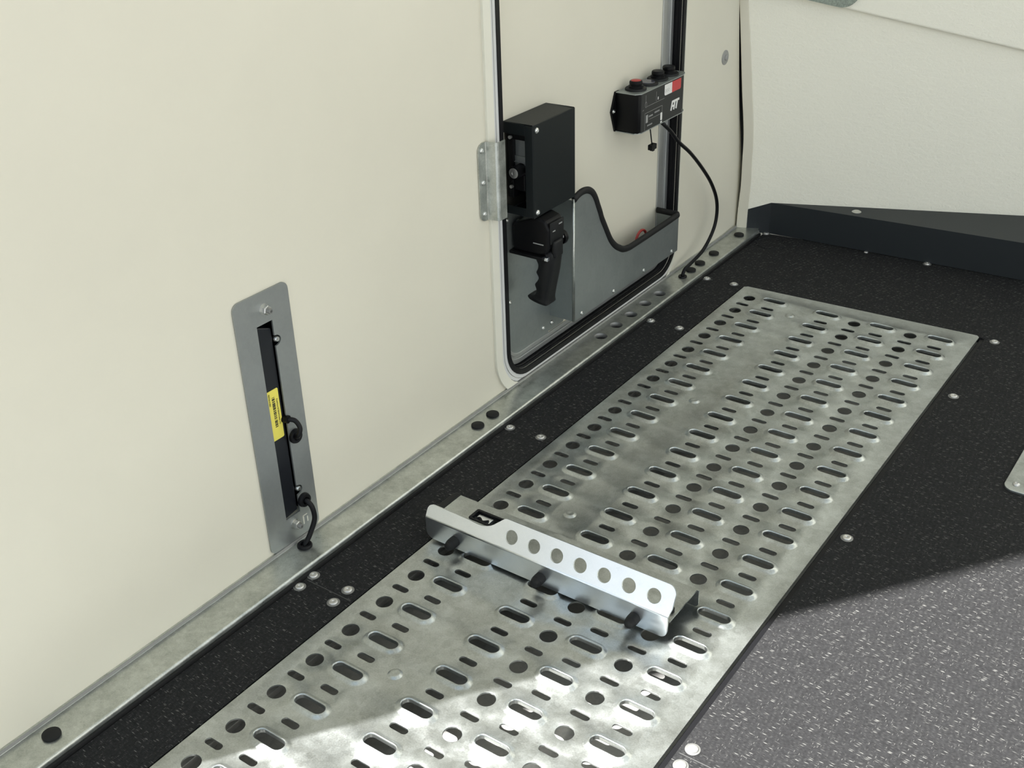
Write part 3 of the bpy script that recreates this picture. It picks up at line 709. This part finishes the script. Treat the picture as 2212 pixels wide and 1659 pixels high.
for p, q in (((-.1480, .3440), (-.0925, .3440)), ((-.1180, .3455), (-.1180, .3600)), ((-.1505, .3500), (-.1505, .3620))): strip(bm, *p, *q)
pp = [(-.1495 + .0024 * math.cos(a_), .3475 + .0045 * math.sin(a_)) for a_ in [2 * PI * i / 14 for i in range(15)]]
for p, q in zip(pp, pp[1:]): strip(bm, *p, *q)
for p, q in (((-.1520, .3345), (-.0985, .3345)), ((-.0985, .3345), (-.0985, .3085)), ((-.1520, .3345), (-.1520, .3085)), ((-.1380, .3225), (-.1040, .3225)), ((-.1595, .3400), (-.1555, .3410))): strip(bm, *p, *q)
link('grey_lines', bm, 'greyprint', ct)
bm = bmesh.new(); prism(bm, [(-.1490, .3190), (-.1430, .3190), (-.1430, .3310), (-.1490, .3310)], (FXP, 0, 0), Y, Z, X * .0003); link('grey_square', bm, 'greyprint', ct)
for y_, z_, n_, w_ in ((-.1400, .3272, 5, .0022), (-.1220, .3290, 6, .0024), (-.1440, .3140, 6, .0020)):
    bm = bmesh.new()
    for k in range(n_): strip(bm, y_ + .0026 * k, z_, y_ + .0026 * k + .0017, z_ + (.0004 if k % 2 else 0), w_, .0003)
    link('blurred_print', bm, 'greyprint', ct)
bm = bmesh.new(); prism(bm, rrect(-.1035, -.0985, .3120, .3240, .0015, 4), (FXP, 0, 0), Y, Z, X * .0005); prism(bm, rrect(-.1035, -.0985, .3080, .3105, .0010, 4), (FXP, 0, 0), Y, Z, X * .0005); link('white_tab', bm, 'white', ct)
bm = bmesh.new(); box(bm, FXP, FXP + .0004, -.1135, -.1115, .3470, .3510); link('white_mark', bm, 'white', ct)
# logo letters: slanted joined strokes
bm = bmesh.new()
sh_ = [.0004]
def stroke(p, q, w_): sh_[0] += .00006; strip(bm, *p, *q, w_, sh_[0])
lx, lz = -.0700, .3190
stroke((lx, lz), (lx + .0042, lz + .0140), .0038); stroke((lx + .0030, lz + .0132), (lx + .0262, lz + .0132), .0034)
stroke((lx + .0025, lz + .0062), (lx + .0115, lz + .0062), .0028); stroke((lx + .0085, lz), (lx + .0122, lz + .0135), .0036); stroke((lx + .0160, lz), (lx + .0197, lz + .0135), .0036)
link('logo', bm, 'white', ct, label='white joined letters FIT')
# dangling toggle below the box
bm = bmesh.new(); tube(bm, [(-.131, -.1262, .3065), (-.131, -.1225, .2930), (-.131, -.1180, .2765)], .0010, 8); tg = link('toggle_cord', bm, 'rubber', ct, smooth=True)
bm = bmesh.new(); box(bm, -.1350, -.1270, -.1245, -.1090, .2690, .2775, .001); box(bm, -.1340, -.1280, -.1195, -.1135, .2665, .2695, .0008); link('toggle', bm, 'plastic', tg)
# cable from the box to the sill
cb = [(-.139, -.0840, .3065), (-.1270, -.0880, .3010), (-.1250, -.0674, .2846), (-.1245, -.0407, .2609), (-.1240, .0003, .2319), (-.1240, .0458, .1935), (-.1240, .0849, .1548), (-.1245, .1111, .1172), (-.1250, .1171, .0850), (-.1255, .1061, .0580), (-.1260, .0730, .0341), (-.1265, .0301, .0249), (-.1272, .0100, .0215), (-.1278, .0032, .0150), (-.1280, .0020, .0085)]
cb[0] = (-.1330, -.0905, .3068)
bm = bmesh.new(); tube(bm, spline(cb, 6), .0031, 12)
cable = tag(link('control_cable', bm, 'rubber', smooth=True), 'long curving black cable from the control box to the sill', 'cable')
def grommet(name, c, axis, r, parent, h=.004):
    bm = bmesh.new(); lathe(bm, c, axis, [(r * .42, 0), (r, 0), (r * 1.02, h * .5), (r * .9, h), (r * .55, h), (r * .42, h * .4)], 26); return link(name, bm, 'rubber', parent, smooth=0.9)
grommet('grommet', (-.1280, .0022, SZ), Z, .0075, cable, .003)

# ================================================================== LAMP INSERT PLATE ON THE WALL
pl = thing('slotted_wall_plate', 'tall grey metal plate with a long slot on the cream wall', 'plate', (WX, -.917, .012))
bm = bmesh.new()
sheet(bm, rrect(-.9570, -.8785, .0125, .3320, .009, 6), [[(-.9285, .0465), (-.9062, .0465)] + [(-.9062 + .0085 * math.sin(PI * k / 8), .0755 - .0065 * math.cos(PI * k / 8)) for k in range(9)] + [(-.9062 + .0085 * math.sin(PI * k / 8), .2708 - .0065 * math.cos(PI * k / 8)) for k in range(9)] + [(-.9062, .2960), (-.9285, .2960)]], (WX + .0022, 0, 0), Y, Z, X, .0020)
sh = pl_face = link('face_plate', bm, 'grey_plate', pl)
def hexnut(c):
    bm = bmesh.new(); lathe(bm, c, X, [(0, 0), (.0062, 0), (.0062, .0008), (0, .0008)], 24); link('washer', bm, 'steel', pl, smooth=.6)
    bm = bmesh.new(); lathe(bm, c, X, [(.0048, .0008), (.0054, .0012), (.0054, .0060), (.0046, .0068), (.0030, .0068)], 6, .3); nu = link('nut', bm, 'steel', pl)
    bm = bmesh.new(); lathe(bm, c, X, [(.0030, .004), (.0030, .0105), (.0025, .0112), (.0014, .0112), (.0012, .0100), (0, .0100)], 18); link('bolt_end', bm, 'washer', nu, smooth=.7)
hexnut((WX + .0022, -.9155, .3125)); hexnut((WX + .0022, -.9165, .0345))
for z in (.2708, .0755):
    bm = bmesh.new(); lathe(bm, (WX - .003, -.9020, z), X, [(0, 0), (.0038, 0), (.0038, .0030), (.0024, .0050), (0, .0054)], 16); link('cap_nut', bm, 'steel', pl, smooth=.8)
# the two small slot cut-outs near the foot show the cream wall
bm = bmesh.new()
prism(bm, rrect(-.9038, -.9018, .0255, .0375, .0009, 3), (WX + .0021, 0, 0), Y, Z, X * .0003); prism(bm, rrect(-.9038, -.8962, .0365, .0378, .0004, 2), (WX + .0021, 0, 0), Y, Z, X * .0003)
prism(bm, rrect(-.8975, -.8955, .0262, .0340, .0009, 3), (WX + .0021, 0, 0), Y, Z, X * .0003)
link('cutout', bm, 'moulding', pl, label='small cream coloured cut-outs')
# dark bar sunk in the slot
br = thing('recessed_bar', 'dark glossy bar sunk in the slot of the grey wall plate, yellow label on it', 'bar', (-.165, -.916, .046))
bm = bmesh.new(); prism(bm, [(-.9300, .0450), (-.9068, .0480), (-.9068, .2855), (-.9300, .2946)], (-.1780, 0, 0), Y, Z, X * .0236); o = link('bar_body', bm, 'bar', br); bevel(o, .001, 2)
bm = bmesh.new(); box(bm, -.186, -.1790, -.9300, -.8975, .0440, .2980); box(bm, -.1790, -.1535, -.8985, -.8975, .0440, .2980); link('slot_lining', bm, 'rubber', br)
# yellow label with ragged left edge
rag = [(-.9285, .2135), (-.9272, .2125), (-.9282, .2090), (-.9262, .2065), (-.9272, .2020), (-.9264, .1985), (-.9270, .1940), (-.9282, .1880), (-.9295, .1560)]
bm = bmesh.new(); prism(bm, [(-.9295, .1515), (-.9112, .1515), (-.9100, .1527), (-.9100, .2130), (-.9112, .2142), (-.9285, .2142)] + rag[:-1] + [(-.9295, .1700)], (-.1545, 0, 0), Y, Z, X * .0004)
lb = link('yellow_label', bm, 'yellow', br, label='yellow bar code label')
bm = bmesh.new(); z = .2050; rnd = random.Random(3)
while z > .1665:
    h = rnd.choice((.0003, .0006, .0006, .0011, .0016)); box(bm, -.1541, -.1539, -.9205, -.9165, z - h, z); z -= h + rnd.choice((.0004, .0006, .0010))
link('bar_code', bm, 'ink', lb)
text_mesh('label_print', 'PLANTILLA INTERNATIONAL LTD', .0030, (-.1540, -.9145, .2015), -Z, Y, X, 'ink', lb, ext=.0001, sx=.72)
text_mesh('label_print', 'PREDETER/VATS/BKG', .0026, (-.1540, -.9248, .2110), -Z, Y, X, 'ink', lb, ext=.0001, sx=.62)
# short looped lead and lower lead
bm = bmesh.new(); tube(bm, spline([(-.156, -.9060, .1722), (-.1505, -.9048, .1718), (-.1440, -.9000, .1690), (-.1390, -.8990, .1605), (-.1400, -.9020, .1520), (-.1470, -.9000, .1470), (-.151, -.8985, .1465)], 7), .0028, 12)
ld = tag(link('looped_lead', bm, 'rubber', smooth=True), 'short black lead looping out of the plate slot beside the yellow label', 'cable')
grommet('grommet', (WX + .0022, -.8982, .1465), X, .0088, ld, .0045)
bm = bmesh.new(); tube(bm, [(-.157, -.9075, .1722), (-.1485, -.9055, .1722)], .0048, 14); link('strain_relief', bm, 'plastic', ld, smooth=.8)
bm = bmesh.new(); tube(bm, spline([(-.1520, -.8990, .0590), (-.1450, -.8985, .0580), (-.1390, -.8975, .0510), (-.1365, -.8985, .0360), (-.1370, -.9080, .0200), (-.1380, -.9160, .0105), (-.1380, -.9178, .0080)], 7), .0031, 12)
ld2 = tag(link('sill_lead', bm, 'rubber', smooth=True), 'black lead bowing from the foot of the grey wall plate down to the sill', 'cable')
grommet('grommet', (WX + .0022, -.8992, .0590), X, .0088, ld2, .0050)
grommet('grommet', (-.1380, -.9178, SZ), Z, .0090, ld2, .0036)

# ================================================================== PERFORATED PLATE
P_ = 0.055
cols = {'A': (0.0, 0.0), 'B': (0.0425, 0.0046), 'C': (0.1346, 0.0040), 'D': (0.1822, -0.0007), 'E': (0.2239, 0.0068), 'F': (0.2703, 0.0056), 'G': (0.3142, 0.0118)}
loops = []
prof_big = [(0.0068, 0.0), (0.0050, 0.0007), (0.0030, 0.0021), (0.0015, 0.0031), (0.0005, 0.0033), (-0.0001, 0.0029), (-0.0004, 0.0018), (-0.0004, -0.0020)]
prof_small = [(0.0006, 0.0), (0.0001, -0.0002), (0.0, -0.0020)]
for c_, (x, dy) in cols.items():
    for k in range(0, 26):
        y = -k * P_ + dy + .0
        if c_ in 'BCEG': loops.append(('st', x, y, .0375, .0138, prof_big))
        else: loops.append(('ci', x, y, .0192, .0192, prof_small))
        ys = y - P_ / 2
        if ys > -1.395: loops.append(('st', x, ys, .0215, .0080, prof_small))
loops = [l for l in loops if l[2] > -1.385]
# trimmed rows
def outline(l, off):
    if l[0] == 'st': return stadium(l[1], l[2], l[3], l[4], 9, off)
    return circle(l[1], l[2], l[3] / 2 + off, 22)
outer = [(-0.0240, 0.0560), (-0.0275, 0.0525), (-0.0275, -1.4), (0.3612, -1.4), (0.3612, 0.0565), (0.3575, 0.0600)]
outer = [(-0.0275, -1.4), (0.3612, -1.4), (0.3612, 0.0560), (0.3570, 0.0605), (-0.0220, 0.0420), (-0.0275, 0.0375)]
holes = [outline(l, l[5][0][0]) for l in loops]
vs, tris, lps = cdt_faces(outer, holes)
bm = bmesh.new()
tv = [bm.verts.new((p.x, p.y, 0)) for p in vs]; bv = [bm.verts.new((p.x, p.y, -0.0020)) for p in vs]
for g in tris: bm.faces.new([tv[i] for i in g]); bm.faces.new([bv[i] for i in g[::-1]])
lp = lps[0]
for i in range(len(lp)): p, q = lp[i], lp[(i + 1) % len(lp)]; bm.faces.new((tv[p], tv[q], bv[q], bv[p]))
for l, lp in zip(loops, lps[1:]):
    prev = [tv[i] for i in lp]; n = len(lp)
    for off, z in l[5][1:]:
        o_ = outline(l, off); cur = [bm.verts.new((p[0], p[1], z)) for p in o_]
        for i in range(n): j = (i + 1) % n; bm.faces.new((prev[i], prev[j], cur[j], cur[i]))
        prev = cur
    for i in range(n): j = (i + 1) % n; bm.faces.new((prev[i], prev[j], bv[lp[j]], bv[lp[i]]))
plate = link('perforated_plate', bm, 'galv_plate', smooth=0.75)
tag(plate, 'long galvanised plate punched with rows of slots and round holes in the deck', 'metal plate')
for (x, y) in ((.0842, -.0275), (.0822, -.3570), (.0829, -.6850), (.0840, -1.0150)):
    bm = bmesh.new(); lathe(bm, (x, y, -.0001), Z, [(.0085, 0), (.0070, .0006), (.0058, .0020), (.0045, .0024), (.0020, .0016), (0, .0014)], 26); link('dimple', bm, 'galv_plate', plate, smooth=True)

# ================================================================== STOP BAR ACROSS THE PLATE
sb = thing('wheel_stop_bar', 'bright galvanised angled bar with seven holes bolted across the perforated plate', 'bar', (.127, -.79, 0))
# lower upright face
YB = -0.8200
ZB = .0325
lean = Vector((0, 0.45, 0.893))          # flange direction
bn = Vector((0, -0.893, 0.45))
bm = bmesh.new()
low = rrect(-.0325, .2900, .0042, ZB, (.010, .009, .0, .0), 5)
prism(bm, low, (0, YB, 0), X, Z, Y * .0025)
o = link('lower_face', bm, 'galv_bar', sb); 
# leaning flange with profile and holes; v measured along the lean from the bend
fl_low = .0165; fl_hi = .0345
prof_top = [(-.0325, 0.0), (.2900, 0.0), (.2925, .010)] + [(.2925 - .010 + .010 * math.cos(a_), fl_hi - .010 + .010 * math.sin(a_)) for a_ in [PI / 2 * k / 6 for k in range(7)]]
sw = spline([(.0900, fl_hi, 0), (.0790, fl_hi, 0), (.0735, .0335, 0), (.0660, .0270, 0), (.0580, .0205, 0), (.0480, .0165, 0), (.0380, .0158, 0), (.0280, .0168, 0)], 5)
prof_top += [(p.x, p.y) for p in sw]
prof_top += [(-.0240, .0175)] + [(-.0325 + .008 + .008 * math.cos(a_), .0095 + .008 * math.sin(a_)) for a_ in [PI / 2 + PI / 2 * k / 5 for k in range(6)]]
hol = [circle(.0872 + .03040 * k, .0165, .0083, 28) for k in range(7)]
bm = bmesh.new(); sheet(bm, prof_top, hol, (0, YB, ZB), X, lean, bn, .0025)
# joint fillet
o2 = link('leaning_flange', bm, 'galv_bar', sb)
bm = bmesh.new(); tube(bm, [(-.0323, YB + .0022, ZB - .0002), (.2899, YB + .0022, ZB - .0002)], .0024, 16); link('bend', bm, 'galv_bar', sb, smooth=True)
# channel behind
bm = bmesh.new()
win = rrect(.0045, .0560, -.7830, -.7655, .0, 1)
sheet(bm, [(-.0330, -.8150), (.2900, -.8150), (.2900, -.7535), (-.0330, -.7535)], [win], (0, 0, .0235), X, Y, Z, .0018)
ch = link('channel_top', bm, 'galv_plate', sb, label='duller zinc channel behind the bright bar')
bm = bmesh.new(); prism(bm, rrect(-.0330, .2925, .0008, .0234, (.004, .004, 0, 0), 4), (0, -.7535, 0), X, Z, Y * .0018); link('channel_flange', bm, 'galv_plate', sb)
bm = bmesh.new(); box(bm, -.0330, -.0310, -.800, -.7540, .0010, .0215); link('end_web', bm, 'galv_plate', sb)
bm = bmesh.new(); prism(bm, [(-.0430, -.8000), (-.0335, -.8000), (-.0335, -.7500), (-.0405, -.7500), (-.0430, -.7560)], (0, 0, .0010), X, Y, Z * .0235); o = link('end_cap', bm, 'rubber2', sb, label='black end cap'); bevel(o, .0012)
bm = bmesh.new(); ring(bm, rrect(.0060, .0545, -.7815, -.7670, .001, 2), rrect(.0030, .0575, -.7845, -.7640, .002, 2), (0, 0, .0235), X, Y, Z, -.003, .0012); link('window_gasket', bm, 'rubber', sb)
bm = bmesh.new(); box(bm, .0050, .0555, -.7825, -.7660, .0120, .0135); link('window_floor', bm, 'dark', sb)
bm = bmesh.new(); box(bm, .0085, .0290, -.7805, -.7680, .0136, .0215, .0006); wd = link('window_plate', bm, 'galv_bar', sb)
bm = bmesh.new(); tube(bm, spline([(.0090, -.780, .0215), (.0140, -.776, .0225), (.0200, -.779, .0215), (.0270, -.775, .0222)], 5), .0016, 8); link('window_spring', bm, 'rubber', sb, smooth=True)
for x in (.0111, .1319, .2520):
    bm = bmesh.new(); lathe(bm, (x, YB, .0155), Vector((0, -1, 0)), [(0, -.001), (.0066, -.001), (.0068, .005), (.0065, .0092), (.0061, .0097), (.0062, .0106), (.0048, .0148), (.0028, .0163), (0, .0165)], 26)
    link('rubber_peg', bm, 'rubber2', sb, smooth=.6)
bm = bmesh.new(); lathe(bm, (.2830, -.7990, .0235), Z, [(0, 0), (.0040, 0), (.0040, .004), (0, .0042)], 18); link('rubber_stud', bm, 'rubber2', sb, smooth=.6)

# ================================================================== OTHER
# floor plate at the right edge
bm = bmesh.new(); prism(bm, rrect(.5020, .8000, -.3450, .02, (.013, .013, .013, .013), 8), (0, 0, FZ), X, Y, Z * .0035)
fpz = link('corner_floor_plate', bm, 'galv_plate'); tag(fpz, 'rounded zinc floor plate cut by the right edge of the photo', 'metal plate'); bevel(fpz, .0006)
for p in ((.5150, -.3290), (.787, -.329)):
    bm = bmesh.new(); screw(bm, (*p, FZ + .0035), Z, .0045); link('rivet', bm, 'alurivet', fpz, smooth=.8)
# grey felt pad on the bulkhead above the seam
fl = C0 + BN * 0.010
bm = bmesh.new()
s1 = .1150; zz = seam
poly = [(-.22, zz(-.22) + .0015), (.0750, zz(.075) + .0015)] + [(p.x, p.y) for p in spline([(.0750, zz(.075) + .0015, 0), (.0900, .4205, 0), (.1030, .4240, 0), (.1130, .4330, 0), (.1200, .4460, 0), (.1230, .4700, 0)], 5)][1:] + [(.1230, .75), (-.22, .75)]
prism(bm, poly, fl, SD, Z, BN * .006)
tag(link('felt_pad', bm, 'felt'), 'grey green felt pad with a rounded corner at the top of the bulkhead', 'pad')
bpy.data.objects.remove(lm)
